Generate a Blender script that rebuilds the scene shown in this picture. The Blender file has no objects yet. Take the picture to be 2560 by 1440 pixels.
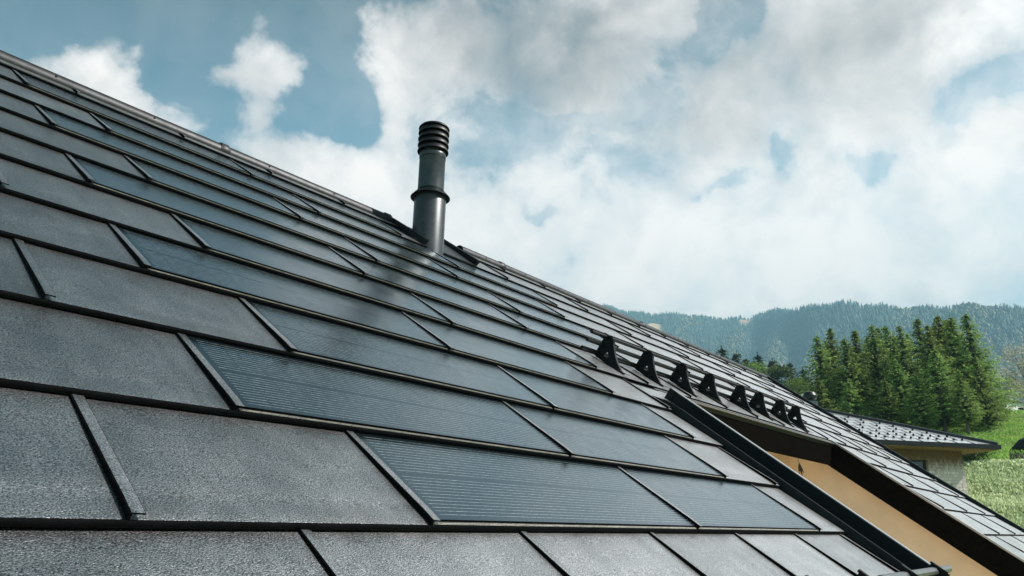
import bpy, math, random
import numpy as np
from mathutils import Matrix, Vector
rnd = random.Random(7)
RN = np.random.default_rng(11)
S = bpy.context.scene
COL = S.collection
R_ = math.radians

# ------------------------------------------------------------------ camera and roof frames (metres)
CZ = 6.0
E1 = np.array([0.63803595, 0.77000657, 0.0])                 # along the ridge
UP = np.array([-0.6180893, 0.51215562, 0.59637425])          # up the roof slope
NN = np.array([0.45921209, -0.38050821, 0.80270652])         # out of the roof
CAMP = np.array([0, 0, CZ])
FPX, HC, V0 = 1835.26, 0.7856, 1.02175
CR = np.array([0.99979778, -0.00615097, 0.01914601])
CU = np.array([-0.0201098, -0.30580753, 0.95188095])
CF = np.array([0.0, 0.95207348, 0.30586939])
DOWN_H = np.array([0.77000657, -0.63803595, 0.0])            # level direction out of the eave
SLOPE = math.atan2(UP[2], math.hypot(UP[0], UP[1]))


def W(u, v, n=0.0):
    return CAMP + u * E1 + (v + V0) * UP + (n - HC) * NN


def frame(u, v, n=0.0):
    m = Matrix.Identity(4)
    for i in range(3):
        m[i][0], m[i][1], m[i][2] = E1[i], UP[i], NN[i]
    p = W(u, v, n)
    m[0][3], m[1][3], m[2][3] = p
    return m


ROOF = frame(0, 0, 0)


def look(x, y):
    """direction of a photograph point (2560 wide) -> azimuth, tangent of elevation, elevation"""
    d = CF + CR * (x - 1280) / FPX - CU * (y - 720) / FPX
    return math.atan2(d[0], d[1]), d[2] / math.hypot(d[0], d[1]), math.atan2(d[2], math.hypot(d[0], d[1]))


# ------------------------------------------------------------------ mesh helper
class MB:
    def __init__(self):
        self.v, self.f, self.m = [], [], []

    def add(self, vs, fs, mi=0):
        b = len(self.v)
        self.v += [tuple(map(float, p)) for p in vs]
        self.f += [tuple(b + i for i in f) for f in fs]
        self.m += [mi] * len(fs)

    def box(self, a, b, mi=0, T=None):
        x0, y0, z0 = a
        x1, y1, z1 = b
        vs = [(x0, y0, z0), (x1, y0, z0), (x1, y1, z0), (x0, y1, z0), (x0, y0, z1), (x1, y0, z1), (x1, y1, z1), (x0, y1, z1)]
        if T: vs = [T(p) for p in vs]
        self.add(vs, [(3, 2, 1, 0), (4, 5, 6, 7), (0, 1, 5, 4), (1, 2, 6, 5), (2, 3, 7, 6), (3, 0, 4, 7)], mi)

    def hexa(self, lo, hi, mi=0):
        self.add(list(lo) + list(hi), [(3, 2, 1, 0), (4, 5, 6, 7), (0, 1, 5, 4), (1, 2, 6, 5), (2, 3, 7, 6), (3, 0, 4, 7)], mi)

    def sweep(self, rings, closed=True, caps=True, mi=0):
        k = len(rings[0])
        vs = [p for r in rings for p in r]
        fs = []
        for i in range(len(rings) - 1):
            for j in range(k if closed else k - 1):
                a, b = i * k + j, i * k + (j + 1) % k
                fs.append((a, b, b + k, a + k))
        if caps and closed:
            fs.append(tuple(range(k))[::-1])
            fs.append(tuple((len(rings) - 1) * k + j for j in range(k)))
        self.add(vs, fs, mi)

    def tube(self, pts, r, k=10, mi=0, caps=True):
        pts = [np.array(p, float) for p in pts]
        rs = r if isinstance(r, (list, tuple)) else [r] * len(pts)
        rings = []
        for i, p in enumerate(pts):
            d = pts[min(i + 1, len(pts) - 1)] - pts[max(i - 1, 0)]
            d /= np.linalg.norm(d)
            a = np.cross(d, [0, 0, 1] if abs(d[2]) < .9 else [1, 0, 0])
            a /= np.linalg.norm(a)
            b = np.cross(d, a)
            rings.append([p + rs[i] * (math.cos(t) * a + math.sin(t) * b) for t in [2 * math.pi * j / k for j in range(k)]])
        self.sweep(rings, mi=mi, caps=caps)

    def lathe(self, prof, k=40, c=(0, 0), mi=0, caps=True):
        rings = [[(c[0] + r * math.cos(2 * math.pi * j / k), c[1] + r * math.sin(2 * math.pi * j / k), z) for j in range(k)] for r, z in prof]
        self.sweep(rings, mi=mi, caps=caps)

    def mesh(self, name, mats, smooth=False):
        me = bpy.data.meshes.new(name)
        me.from_pydata(self.v, [], self.f)
        for m in (mats if isinstance(mats, (list, tuple)) else [mats]): me.materials.append(m)
        if any(self.m): me.polygons.foreach_set('material_index', self.m)
        me.update()
        if smooth:
            me.shade_smooth()
            if smooth != 'all': me.set_sharp_from_angle(angle=R_(35))
        return me


def np_mesh(name, v, f, mats, col=None, mi=None):
    me = bpy.data.meshes.new(name)
    v = np.asarray(v, np.float32)
    f = np.asarray(f, np.int32)
    k = f.shape[1]
    me.vertices.add(len(v)); me.vertices.foreach_set('co', v.ravel())
    me.loops.add(f.size); me.loops.foreach_set('vertex_index', f.ravel())
    me.polygons.add(len(f)); me.polygons.foreach_set('loop_start', np.arange(0, f.size, k, dtype=np.int32))
    me.update(calc_edges=True)
    for m in (mats if isinstance(mats, (list, tuple)) else [mats]): me.materials.append(m)
    if mi is not None: me.polygons.foreach_set('material_index', np.asarray(mi, np.int32))
    if col is not None:
        a = me.attributes.new('tint', 'FLOAT_COLOR', 'FACE')
        c = np.ones((len(f), 4), np.float32); c[:, :3] = col
        a.data.foreach_set('color', c.ravel())
    me.update()
    return me


# ------------------------------------------------------------------ objects
WM = {}


def tag(o, label=None, cat=None, group=None, kind=None):
    if label: o['label'] = label
    if cat: o['category'] = cat
    if group: o['group'] = group
    if kind: o['kind'] = kind
    return o


def put(o, world, parent=None):
    COL.objects.link(o)
    WM[o] = world.copy()
    if parent is not None:
        o.parent = parent
        o.matrix_basis = WM[parent].inverted() @ world
    else:
        o.matrix_basis = world
    return o


def obj(name, me, parent=None, world=None):
    return put(bpy.data.objects.new(name, me), world if world is not None else Matrix.Identity(4), parent)


def thing(name, loc, label, cat, group=None, rot=0, scale=1.0):
    o = bpy.data.objects.new(name, None)
    put(o, Matrix.Translation(Vector(loc)) @ Matrix.Rotation(rot, 4, 'Z') @ Matrix.Scale(scale, 4))
    o.empty_display_size = .2
    return tag(o, label, cat, group)


# ------------------------------------------------------------------ materials
class N:
    def __init__(self, nt): self.nt = nt

    def n(self, t, **k):
        x = self.nt.nodes.new(t)
        ins = k.pop('ins', {})
        for a, b in k.items(): setattr(x, a, b)
        for a, b in ins.items(): self.set(x.inputs[a], b)
        return x

    def set(self, s, v):
        if isinstance(v, bpy.types.NodeSocket): self.nt.links.new(v, s)
        else: s.default_value = v

    def m(self, op, a, b=0.0, c=0.0, clamp=False):
        x = self.n('ShaderNodeMath', operation=op, use_clamp=clamp)
        for i, q in enumerate((a, b, c)): self.set(x.inputs[i], q)
        return x.outputs[0]

    def vm(self, op, a, b=(0, 0, 0), out=0):
        x = self.n('ShaderNodeVectorMath', operation=op)
        self.set(x.inputs[0], a); self.set(x.inputs[1], b)
        return x.outputs[out]

    def mix(self, f, a, b):
        x = self.n('ShaderNodeMix', data_type='RGBA')
        self.set(x.inputs[0], f); self.set(x.inputs[6], a); self.set(x.inputs[7], b)
        return x.outputs[2]

    def noise(self, vec, scale, detail=2.0, rough=.5, dist=0.0):
        x = self.n('ShaderNodeTexNoise', ins={'Scale': scale, 'Detail': detail, 'Roughness': rough, 'Distortion': dist})
        if vec is not None: self.set(x.inputs['Vector'], vec)
        return x.outputs[0]

    def ramp(self, f, a, b, lo=0.0, hi=1.0, smooth=True):
        x = self.n('ShaderNodeMapRange', interpolation_type='SMOOTHSTEP' if smooth else 'LINEAR')
        for i, q in enumerate((f, a, b, lo, hi)): self.set(x.inputs[i], q)
        return x.outputs[0]


def c4(c): return (c[0], c[1], c[2], 1.0)


def newmat(name):
    m = bpy.data.materials.new(name)
    m.use_nodes = True
    g = N(m.node_tree)
    return m, g, m.node_tree.nodes['Principled BSDF']


def plain(name, col, rough=.5, var=.0, scale=8.0, bump=0.0, bscale=60.0, metal=0.0, spec=.5, world=False):
    m, g, b = newmat(name)
    tc = g.n('ShaderNodeTexCoord')
    vec = tc.outputs['Object']
    b.inputs['Roughness'].default_value = rough
    b.inputs['Metallic'].default_value = metal
    b.inputs['Specular IOR Level'].default_value = spec
    b.inputs['Base Color'].default_value = c4(col)
    if var:
        f = g.noise(vec, scale, 5, .6)
        f = g.ramp(f, .3, .7)
        g.set(b.inputs['Base Color'], g.mix(f, c4([x * (1 - var) for x in col]), c4([min(1, x * (1 + var)) for x in col])))
    if bump:
        h = g.noise(vec, bscale, 3, .6)
        bp = g.n('ShaderNodeBump', ins={'Strength': 1.0, 'Distance': bump, 'Height': h})
        g.set(b.inputs['Normal'], bp.outputs[0])
    return m


def mat_stucco():
    """anthracite embossed aluminium tile"""
    m, g, b = newmat('stucco_aluminium')
    tc = g.n('ShaderNodeTexCoord'); oi = g.n('ShaderNodeObjectInfo')
    off = g.n('ShaderNodeCombineXYZ', ins={0: g.m('MULTIPLY', oi.outputs['Random'], 37.0), 1: g.m('MULTIPLY', oi.outputs['Random'], 91.0)})
    vec = g.vm('ADD', tc.outputs['Object'], off.outputs[0])
    st = g.vm('MULTIPLY', vec, (1.0, 1.25, 1.0))
    grain = g.noise(st, 270.0, 1.5, .6)
    grain2 = g.noise(st, 110.0, 2, .5)
    blotch = g.noise(vec, 6.0, 4, .6)
    # soft pressed band a hand's width inside the lower and right edge of each tile
    sx = g.n('ShaderNodeSeparateXYZ', ins={0: tc.outputs['Object']})
    wob = g.m('MULTIPLY', g.m('SUBTRACT', g.noise(vec, 4.0, 2), .5), .05)
    dy = g.m('DIVIDE', g.m('ADD', g.m('SUBTRACT', sx.outputs[1], .075), wob), .030)
    dx = g.m('DIVIDE', g.m('ADD', g.m('SUBTRACT', sx.outputs[0], .600), wob), .022)
    band = g.m('ADD', g.m('POWER', 2.718, g.m('MULTIPLY', g.m('MULTIPLY', dy, dy), -1.0)), g.m('POWER', 2.718, g.m('MULTIPLY', g.m('MULTIPLY', dx, dx), -1.0)))
    hb = g.m('MULTIPLY', band, -1.0)
    bp0 = g.n('ShaderNodeBump', ins={'Strength': .8, 'Distance': .0016, 'Height': g.m('ADD', hb, g.m('MULTIPLY', blotch, .25))})
    bp = g.n('ShaderNodeBump', ins={'Strength': .85, 'Distance': .0011, 'Height': g.m('ADD', grain, g.m('MULTIPLY', grain2, .12)), 'Normal': bp0.outputs[0]})
    g.set(b.inputs['Normal'], bp.outputs[0])
    spk = g.ramp(g.noise(vec, 130.0, 1, .5), .74, .80)
    base = g.mix(g.ramp(blotch, .3, .7), (.325, .325, .328, 1), (.38, .38, .383, 1))
    emb = g.n('ShaderNodeVectorMath', operation='SCALE', ins={0: base}); g.set(emb.inputs['Scale'], g.ramp(g.m('ADD', grain, g.m('MULTIPLY', g.noise(st, 420.0, 1), .4)), .47, .93, .22, 2.3, False))
    streak = g.ramp(g.noise(g.vm('MULTIPLY', vec, (9, .9, 1)), 3.0, 4, .65), .42, .72, 1.03, .92)
    emb2 = g.vm('SCALE', emb.outputs[0]); g.set(emb2.node.inputs['Scale'], g.m('MULTIPLY', streak, g.ramp(oi.outputs['Random'], 0, 1, .88, 1.12, False)))
    dirt = g.m('MULTIPLY', g.ramp(g.m('ADD', sx.outputs[1], g.m('MULTIPLY', g.m('SUBTRACT', g.noise(vec, 11.0, 4, .7), .5), .16)), .015, .10, 1, 0), g.ramp(g.noise(vec, 2.2, 3), .42, .62))
    body = g.mix(g.m('MULTIPLY', dirt, .35), emb2, (.27, .24, .205, 1))
    g.set(b.inputs['Base Color'], g.mix(g.m('MULTIPLY', spk, .4), body, (.75, .75, .72, 1)))
    g.set(b.inputs['Roughness'], g.ramp(blotch, .3, .7, .35, .39))
    b.inputs['Metallic'].default_value = 1.0
    b.inputs['Coat Weight'].default_value = .4
    b.inputs['Coat IOR'].default_value = 1.6
    b.inputs['Coat Roughness'].default_value = .32
    g.set(b.inputs['Coat Normal'], bp.outputs[0])
    return m


def mat_glass():
    """dark solar laminate with thin silver fingers along the course"""
    m, g, b = newmat('solar_glass')
    tc = g.n('ShaderNodeTexCoord'); oi = g.n('ShaderNodeObjectInfo')
    s = g.n('ShaderNodeSeparateXYZ', ins={0: tc.outputs['Object']})
    x, y = s.outputs[0], s.outputs[1]
    per = .0152
    ph = g.m('ABSOLUTE', g.m('SUBTRACT', g.m('FRACT', g.m('DIVIDE', y, per)), .5))
    ln = g.ramp(ph, .030, .062, 1, 0)
    ins = g.m('MULTIPLY', g.ramp(y, .034, .036), g.ramp(y, .412, .414, 1, 0))
    mid = g.ramp(g.m('ABSOLUTE', g.m('SUBTRACT', y, .2205)), .0115, .0125)
    lx = g.m('MULTIPLY', g.ramp(x, .046, .048), mid)
    brk = g.ramp(g.m('ABSOLUTE', g.m('SUBTRACT', g.m('FRACT', g.m('DIVIDE', x, .0785)), .5)), .012, .03, .35, 1)
    off = g.n('ShaderNodeCombineXYZ', ins={0: g.m('MULTIPLY', oi.outputs['Random'], 53.0)})
    vec = g.vm('ADD', tc.outputs['Object'], off.outputs[0])
    wear = g.ramp(g.noise(g.vm('MULTIPLY', vec, (1, 4, 1)), 60.0, 2), .3, .7, .55, 1.0)
    ln = g.m('MULTIPLY', g.m('MULTIPLY', ln, ins), g.m('MULTIPLY', g.m('MULTIPLY', lx, brk), wear))
    dust = g.ramp(g.noise(vec, 3.0, 6, .7), .4, .75, 0, .35)
    spk = g.ramp(g.noise(vec, 160.0, 1, .5), .76, .80)
    base = g.mix(dust, (.12, .175, .205, 1), (.17, .22, .245, 1))
    base = g.mix(g.m('MULTIPLY', spk, .3), base, (.35, .37, .37, 1))
    g.set(b.inputs['Base Color'], g.mix(g.m('MULTIPLY', ln, .58), base, (.62, .70, .73, 1)))
    g.set(b.inputs['Metallic'], g.m('MULTIPLY_ADD', ln, -.85, .95))
    g.set(b.inputs['Roughness'], g.ramp(g.noise(vec, 9.0, 4), .3, .7, .19, .24))
    b.inputs['Specular IOR Level'].default_value = .5
    bp = g.n('ShaderNodeBump', ins={'Strength': .3, 'Distance': .0006, 'Height': g.noise(vec, 260.0, 2)})
    g.set(b.inputs['Normal'], bp.outputs[0])
    return m


def mat_foliage(name, tr=.25, rough=.6):
    m, g, b = newmat(name)
    at = g.n('ShaderNodeAttribute', attribute_name='tint')
    oi = g.n('ShaderNodeObjectInfo')
    hs = g.n('ShaderNodeHueSaturation', ins={'Hue': g.ramp(oi.outputs['Random'], 0, 1, .485, .515, False), 'Value': g.ramp(oi.outputs['Random'], 0, 1, .8, 1.2, False), 'Color': at.outputs['Color']})
    g.set(b.inputs['Base Color'], hs.outputs[0])
    b.inputs['Roughness'].default_value = rough
    b.inputs['Specular IOR Level'].default_value = .25
    if tr:
        t = g.n('ShaderNodeBsdfTranslucent', ins={'Color': hs.outputs[0]})
        mx = g.n('ShaderNodeMixShader', ins={0: tr, 1: b.outputs[0], 2: t.outputs[0]})
        out = m.node_tree.nodes['Material Output']
        m.node_tree.links.new(mx.outputs[0], out.inputs['Surface'])
    return m


STUCCO = mat_stucco()
GLASS = mat_glass()
METAL = plain('anthracite_sheet', (.024, .026, .029), .38, .25, 5, .0004, 220, spec=.6)
TRIM = plain('black_trim', (.010, .012, .0135), .45, .2, 9, .0003, 200, spec=.28)
LIGHTEDGE = plain('folded_edge', (.36, .36, .36), .42, .1, 9, metal=.9)
GALV = plain('aluminium_edge', (.62, .57, .49), .35, .25, 40, metal=.7)
EDGESHADE = plain('painted_edge_shade', (.005, .0055, .006), .75, .2, 30, .0003, 260, spec=.02)  # shade put into the colour of lip fronts, fold webs and front edges
BLACK = plain('black_coated_steel', (.006, .006, .007), .55, .2, 12, .0002, 150, spec=.3)
TUBEM = plain('tube_coat', (.008, .008, .009), .5, .2, 12, .0002, 150, spec=.35)
FASC = plain('dark_brown_fascia', (.006, .0052, .0045), .9, .35, 30, spec=.0)
PIPE = plain('charcoal_powder_coat', (.062, .068, .072), .36, .15, 20, .0008, 200, metal=.55)
COWL = plain('black_cowl', (.010, .011, .012), .45, .1, 20, spec=.5)
PLASTER = plain('ochre_render', (.88, .72, .56), .85, .10, 1.3, .001, 160, spec=.15)
DECKB = plain('balcony_boards', (.78, .62, .42), .7, .12, 6, spec=.2)

# ------------------------------------------------------------------ the near house
hb = W(5, -.4, 0)
house = thing('house', (hb[0], hb[1], 1.3), 'house with a steep anthracite roof of metal tiles and dark solar tiles filling the foreground', 'house')
UW, VH = .694, .42


def surf(y): return .0155 - (y - .03) * (.0200 / (VH)) if y > .03 else .0155


HI = 1


def tile_shell(mb, w, vh=VH, fold=True, mi=0, x0=0.0):
    prof = [(.005, -.001), (.001, .003), (0, .008), (.0012, .0125), (.004, .0149), (.0065, .0154), (.009, .0155), (.03, .0155), (vh * .5, surf(vh * .5)), (vh + .03, surf(vh + .03))]
    mb.sweep([[(x0, y, z) for y, z in prof], [(x0 + w, y, z) for y, z in prof]][::-1], closed=False, mi=mi)
    k = len(prof) - 1
    mb.m[-k:-k + 5] = [HI] * 5  # lip front is the tile's own metal, painted near-black as shade
    if fold:
        W_ = x0 + w
        rings = []
        for y, h in ((.004, .0155), (.05, .0150), (vh + .004, .0070)):
            z = surf(y)
            rings.append([(W_ - .004, y, z - .004), (W_ - .0045, y, z + h - .002), (W_ - .002, y, z + h), (W_ + .021, y, z + h - .0012),
                          (W_ + .023, y, z + h - .0025), (W_ + .022, y, z + h - .0045), (W_ + .001, y, z + h - .0035), (W_, y, z - .004)])
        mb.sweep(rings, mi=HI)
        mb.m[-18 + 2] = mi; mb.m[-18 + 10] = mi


TM = {}


def tile_mesh(w, vh=VH, fold=True):
    k = (round(w, 3), round(vh, 3), fold)
    if k not in TM:
        mb = MB(); tile_shell(mb, w, vh, fold)
        TM[k] = mb.mesh('roof_tile', [STUCCO, EDGESHADE], smooth=True)
    return TM[k]


def panel_meshes():
    w = 2 * UW
    mb = MB(); tile_shell(mb, w)
    # bright folded rail that carries the lower edge of the laminate
    z = .0153
    mb.box((.022, .0075, z), (w - .010, .0098, z + .0022), 2)
    shell = mb.mesh('solar_panel', [STUCCO, EDGESHADE, GALV], smooth=True)
    g = MB()
    x0, x1, y0, y1 = .012, w - .008, .0165, VH + .012
    lo = [(x0, y0, surf(y0) + .0006), (x1, y0, surf(y0) + .0006), (x1, y1, surf(y1) + .0006), (x0, y1, surf(y1) + .0006)]
    hi = [(a, b, c + .0062) for a, b, c in lo]
    hi[2] = (x1, y1, lo[2][2] + .002); hi[3] = (x0, y1, lo[3][2] + .002)
    g.hexa(lo, hi)
    gl = g.mesh('glass', [GLASS, EDGESHADE])
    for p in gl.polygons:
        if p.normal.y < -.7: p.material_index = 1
    return shell, gl


PSH, PGL = panel_meshes()
tiles = []
ROFF = {r: (.578 + .0062 * r if r % 2 == 0 else .925 + .0064 * r) for r in range(-1, 11)}
NPAN = {0: 2, 1: 2, 2: 2, 3: 2, 4: 2, 5: 3, 6: 3, 7: 3, 8: 3, 9: 2}
ULEFT, UCH, UCUT, UEND = -1.6, 4.475, 9.09, 12.97


def add_tile(r, u, w, fold=True, vh=VH):
    du, dv = rnd.uniform(-.002, .002), rnd.uniform(-.001, .001)
    tiles.append((frame(u, r * VH + dv, rnd.uniform(-.0006, .0006)), w, vh, fold))


for r in range(-1, 11):
    seam0 = ROFF[r]
    spans = [(ULEFT, UCH), (UCUT + .02, UEND)] if r < 4 else [(ULEFT, UEND)]
    pan = []
    if r in NPAN:
        a = seam0 + (UW if r % 2 == 0 else 0)
        for k in range(NPAN[r]):
            q = a + k * 2 * UW
            if q + 2 * UW < UEND and not (r == 9 and 3.0 < q < 4.9): pan.append(q)
    vh = VH if r < 10 else .15
    for a, b in spans:
        k = math.floor((a - seam0) / UW)
        if a > 9 and (k + r // 2) % 2: k -= 1
        u = seam0 + k * UW
        while u < b - .01:
            hit = [q for q in pan if abs(q - u) < .02]
            if hit:
                o = obj('solar_panel', PSH, house, frame(u, r * VH, rnd.uniform(0, .0006)))
                obj('glass', PGL, o, WM[o])
                u += 2 * UW
                continue
            step = 2 * UW if a > 9 or 5 <= r <= 9 and u > seam0 + 1.5 * UW else UW
            s, e = max(u, a), min(u + step, b)
            if e - s > .03: add_tile(r, s, e - s, fold=(e < b - .01), vh=vh)
            u += step
# nearest hundred tiles are parts of their own, the far rest is one mesh
tiles.sort(key=lambda t: (Vector(CAMP) - (t[0] @ Vector((t[1] / 2, .2, 0)))).length)
for M_, w, vh, fold in tiles[:100]: obj('roof_tile', tile_mesh(w, vh, fold), house, M_)
mb = MB()
for M_, w, vh, fold in tiles[100:]:
    t = MB(); tile_shell(t, w, vh, fold)
    L = ROOF.inverted() @ M_
    mb.add([tuple(L @ Vector(p)) for p in t.v], t.f)
    mb.m[-len(t.m):] = t.m
tag(obj('far_roof_tiles', mb.mesh('far_roof_tiles', [STUCCO, EDGESHADE], smooth=True), house, ROOF), kind='stuff')

VRIDGE, VCUT, VEAVE = 4.425, 1.68, -.72
mb = MB()
for (u0, u1, v0, v1) in ((ULEFT, 4.44, VEAVE, VCUT), (9.371, UEND, VEAVE, VCUT), (ULEFT, UEND, VCUT, VRIDGE - .06)):
    mb.box((u0, v0, -.26), (u1, v1, -.008))
mb.box((4.44, VEAVE, -.26), (4.799, 1.45, -.075)); mb.box((4.44, 1.45, -.26), (4.93, VCUT - .001, -.004))
# far slope of the roof, mirrored behind the ridge
rd = [np.array(ROOF.inverted() @ Vector(p)) for p in []]
obj('roof_deck', mb.mesh('roof_deck', TRIM), house, ROOF)
mb = MB(); mb.box((4.46, 1.44, -.003), (5.1, VCUT - .05, .004))
obj('channel_head', mb.mesh('channel_head', STUCCO), house, ROOF)
mb = MB()
p0, p1 = W(ULEFT, VRIDGE, -.03), W(UEND, VRIDGE, -.03)
back = -DOWN_H * math.cos(SLOPE) - np.array([0, 0, 1]) * math.sin(SLOPE)
nb = np.array([-DOWN_H[0] * math.sin(SLOPE), -DOWN_H[1] * math.sin(SLOPE), math.cos(SLOPE)])
q0, q1 = p0 + back * 6, p1 + back * 6
mb.hexa([p0 - nb * .2, p1 - nb * .2, q1 - nb * .2, q0 - nb * .2], [p0, p1, q1, q0])
obj('rear_roof_slope', mb.mesh('rear_roof_slope', METAL), house)

# walls under the roof
mb = MB()
zg = .5


def wallbox(a, b, z0, z1, t=.25, nrm=None):
    a, b = np.array(a[:2]), np.array(b[:2])
    d = (b - a) / np.linalg.norm(b - a)
    k = np.array([-d[1], d[0]]) * t
    lo = [(*a, z0), (*b, z0), (*(b + k), z0), (*(a + k), z0)]
    mb.hexa(lo, [(x, y, z1) for x, y, z in lo])


def gable(u):
    base = W(u, -.42, -.3); top = W(u, VRIDGE, -.3)
    far = base - DOWN_H * (2 * np.dot(base - top, DOWN_H))
    for du in (0,):
        k = E1 * .25
        pts = [np.array([base[0], base[1], zg]), base, np.array([top[0], top[1], top[2] - .1]), far, np.array([far[0], far[1], zg])]
        mb.add(list(pts) + [p + k for p in pts], [(4, 3, 2, 1, 0), (5, 6, 7, 8, 9), (0, 1, 6, 5), (1, 2, 7, 6), (2, 3, 8, 7), (3, 4, 9, 8)])
    return base, far


b0, f0 = gable(ULEFT + .3)
b1, f1 = gable(UEND - .5)
zfl = W(0, VEAVE)[2] - 1.15
wallbox(W(ULEFT + .3, -.42, -.3), W(4.95, -.42, -.3), zg, W(0, -.42, -.3)[2])
wallbox(W(9.25, -.42, -.3), W(UEND - .3, -.42, -.3), zg, W(0, -.42, -.3)[2])
wallbox(W(4.95, -.42, -.3), W(9.25, -.42, -.3), zg, zfl)
wallbox(f1, f0, zg, f0[2])
obj('wall', mb.mesh('wall', plain('white_render', (.72, .70, .66), .85, .05, 3, .001, 120)), house)

# recessed balcony below the cut in the roof
BACK = .56
edge = W(0, VCUT, 0)


def HZ(u, back, z):   # u along the ridge, metres behind the cut edge (level), absolute height
    p = edge + u * E1 - DOWN_H * back
    return np.array([p[0], p[1], z])


zsl = edge[2] - .27
mb = MB()
lo = [HZ(4.93, BACK, zfl), HZ(9.27, BACK, zfl), HZ(9.27, BACK + .15, zfl), HZ(4.93, BACK + .15, zfl)]
mb.hexa(lo, [np.array([p[0], p[1], zsl + .36]) for p in lo])
obj('balcony_back_wall', mb.mesh('balcony_back_wall', PLASTER), house)
mb = MB()
# side wall follows the roof slope along its top
vt, vb_ = VCUT + 1.0, -.6
a, b = W(9.22, vt, -.235), W(9.22, vb_, -.235)
lo = [np.array([a[0], a[1], zfl]), np.array([b[0], b[1], zfl]), np.array([b[0], b[1], zfl]) + E1 * .15, np.array([a[0], a[1], zfl]) + E1 * .15]
mb.hexa(lo, [a, b, b + E1 * .15, a + E1 * .15])
obj('balcony_side_wall', mb.mesh('balcony_side_wall', PLASTER), house)
mb = MB()
a, b = W(4.93, vt, -.262), W(4.93, vb_, -.262)
lo = [np.array([a[0], a[1], zfl]), np.array([b[0], b[1], zfl]), np.array([b[0], b[1], zfl]) - E1 * .15, np.array([a[0], a[1], zfl]) - E1 * .15]
mb.hexa(lo, [a, b, b - E1 * .15, a - E1 * .15])
obj('balcony_side_wall', mb.mesh('balcony_side_wall', PLASTER), house)
mb = MB()
lo = [HZ(4.9, -2.2, zfl - .12), HZ(9.3, -2.2, zfl - .12), HZ(9.3, BACK, zfl - .12), HZ(4.9, BACK, zfl - .12)]
mb.hexa(lo, [p + np.array([0, 0, .125]) for p in lo])
obj('balcony_floor', mb.mesh('balcony_floor', DECKB), house)
mb = MB()  # soffit lining under the slab behind the lintel
lo = [W(4.93, VCUT + .02, -.285), W(9.22, VCUT + .02, -.285), W(9.22, VCUT + 1.0, -.285), W(4.93, VCUT + 1.0, -.285)]
mb.hexa(lo, [p + NN * .023 for p in lo])
obj('soffit', mb.mesh('soffit', PLASTER), house)
# fascia boards of the cut edge: a thin folded nose over a dark board
mb = MB()
lo = [HZ(4.86, -.005, zsl - .0), HZ(9.09, -.005, zsl - .0), HZ(9.09, .03, zsl - .0), HZ(4.86, .03, zsl - .0)]
hi = [p.copy() for p in lo]
for i in range(4): hi[i][2] = edge[2] - (.012 if i < 2 else -.005)
mb.hexa(lo, hi)
f_ = obj('lintel_fascia', mb.mesh('lintel_fascia', FASC), house)
mb = MB()
lo = [HZ(4.86, -.012, edge[2] - .062), HZ(9.07, -.012, edge[2] - .062), HZ(9.07, -.005, edge[2] - .062), HZ(4.86, -.005, edge[2] - .062)]
hi = [HZ(4.86, -.034, edge[2] - .014), HZ(9.07, -.034, edge[2] - .014), HZ(9.07, -.008, edge[2] - .010), HZ(4.86, -.008, edge[2] - .010)]
mb.hexa(lo, hi)
obj('drip_nose', mb.mesh('drip_nose', TRIM), house)
mb = MB()   # apron sheet above the lintel
mb.box((4.86, VCUT - .050, -.006), (9.16, VCUT + .008, .0035))
obj('eave_apron', mb.mesh('eave_apron', LIGHTEDGE), house, ROOF)
mb = MB()
mb.box((9.05, VEAVE, -.250), (9.22, VCUT - .001, -.004))
obj('cheek_fascia', mb.mesh('cheek_fascia', FASC), house, ROOF)
mb = MB()
mb.box((9.045, VEAVE, .0005), (9.108, VCUT - .003, .0190))
obj('cheek_trim', mb.mesh('cheek_trim', LIGHTEDGE), house, ROOF)

# channel along the left of the balcony: two folded upstands with a sunken gutter between
mb = MB()
rings = []
for v, h, du in ((1.46, .012, 0), (1.34, .045, 0), (1.2, .054, 0), (1.12, .052, .004), (0, .052, 0), (VEAVE, .052, 0)):
    rings.append([(4.487 + du, v, -.06), (4.487 + du, v, h - .004), (4.490 + du, v, h), (4.497 + du, v, h), (4.498 + du, v, -.06)])
mb.sweep(rings)
obj('channel_upstand', mb.mesh('channel_upstand', TRIM), house, ROOF)
mb = MB()
mb.box((4.80, VEAVE, -.6), (4.84, 1.50, .078))
mb.box((4.790, 1.475, .0), (4.848, 1.53, .0825))
obj('balcony_parapet', mb.mesh('balcony_parapet', TRIM), house, ROOF)
mb = MB()
mb.box((4.797, VEAVE, .0790), (4.845, 1.53, .0850))
obj('parapet_cap', mb.mesh('parapet_cap', LIGHTEDGE), house, ROOF)

# verge along the far gable
mb = MB()
rings = []
for v in (VEAVE, 1.0, 2.6, VRIDGE - .05):
    rings.append([(12.985, v, -.02), (12.975, v, .045), (12.98, v, .058), (13.04, v, .058), (13.06, v, .040), (13.06, v, -.26), (12.985, v, -.26)])
mb.sweep(rings)
obj('verge_trim', mb.mesh('verge_trim', TRIM), house, ROOF)

# ridge caps
capm = plain('ridge_coat', (.06, .06, .063), .5, .2, 14, .0005, 170, metal=.85)


def cap_ring(u, r=.0):
    pts = []
    for v, n in ((4.318, .010), (4.320, .020), (4.326, .032), (4.338, .044), (4.356, .053), (4.378, .0565), (4.400, .053), (4.420, .042), (4.436, .022), (4.445, -.01), (4.45, -.05)):
        pts.append((u, v, n + r))
    pts += [(u, v, n - .006 + r) for _, v, n in pts[::-1]]
    return pts


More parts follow.
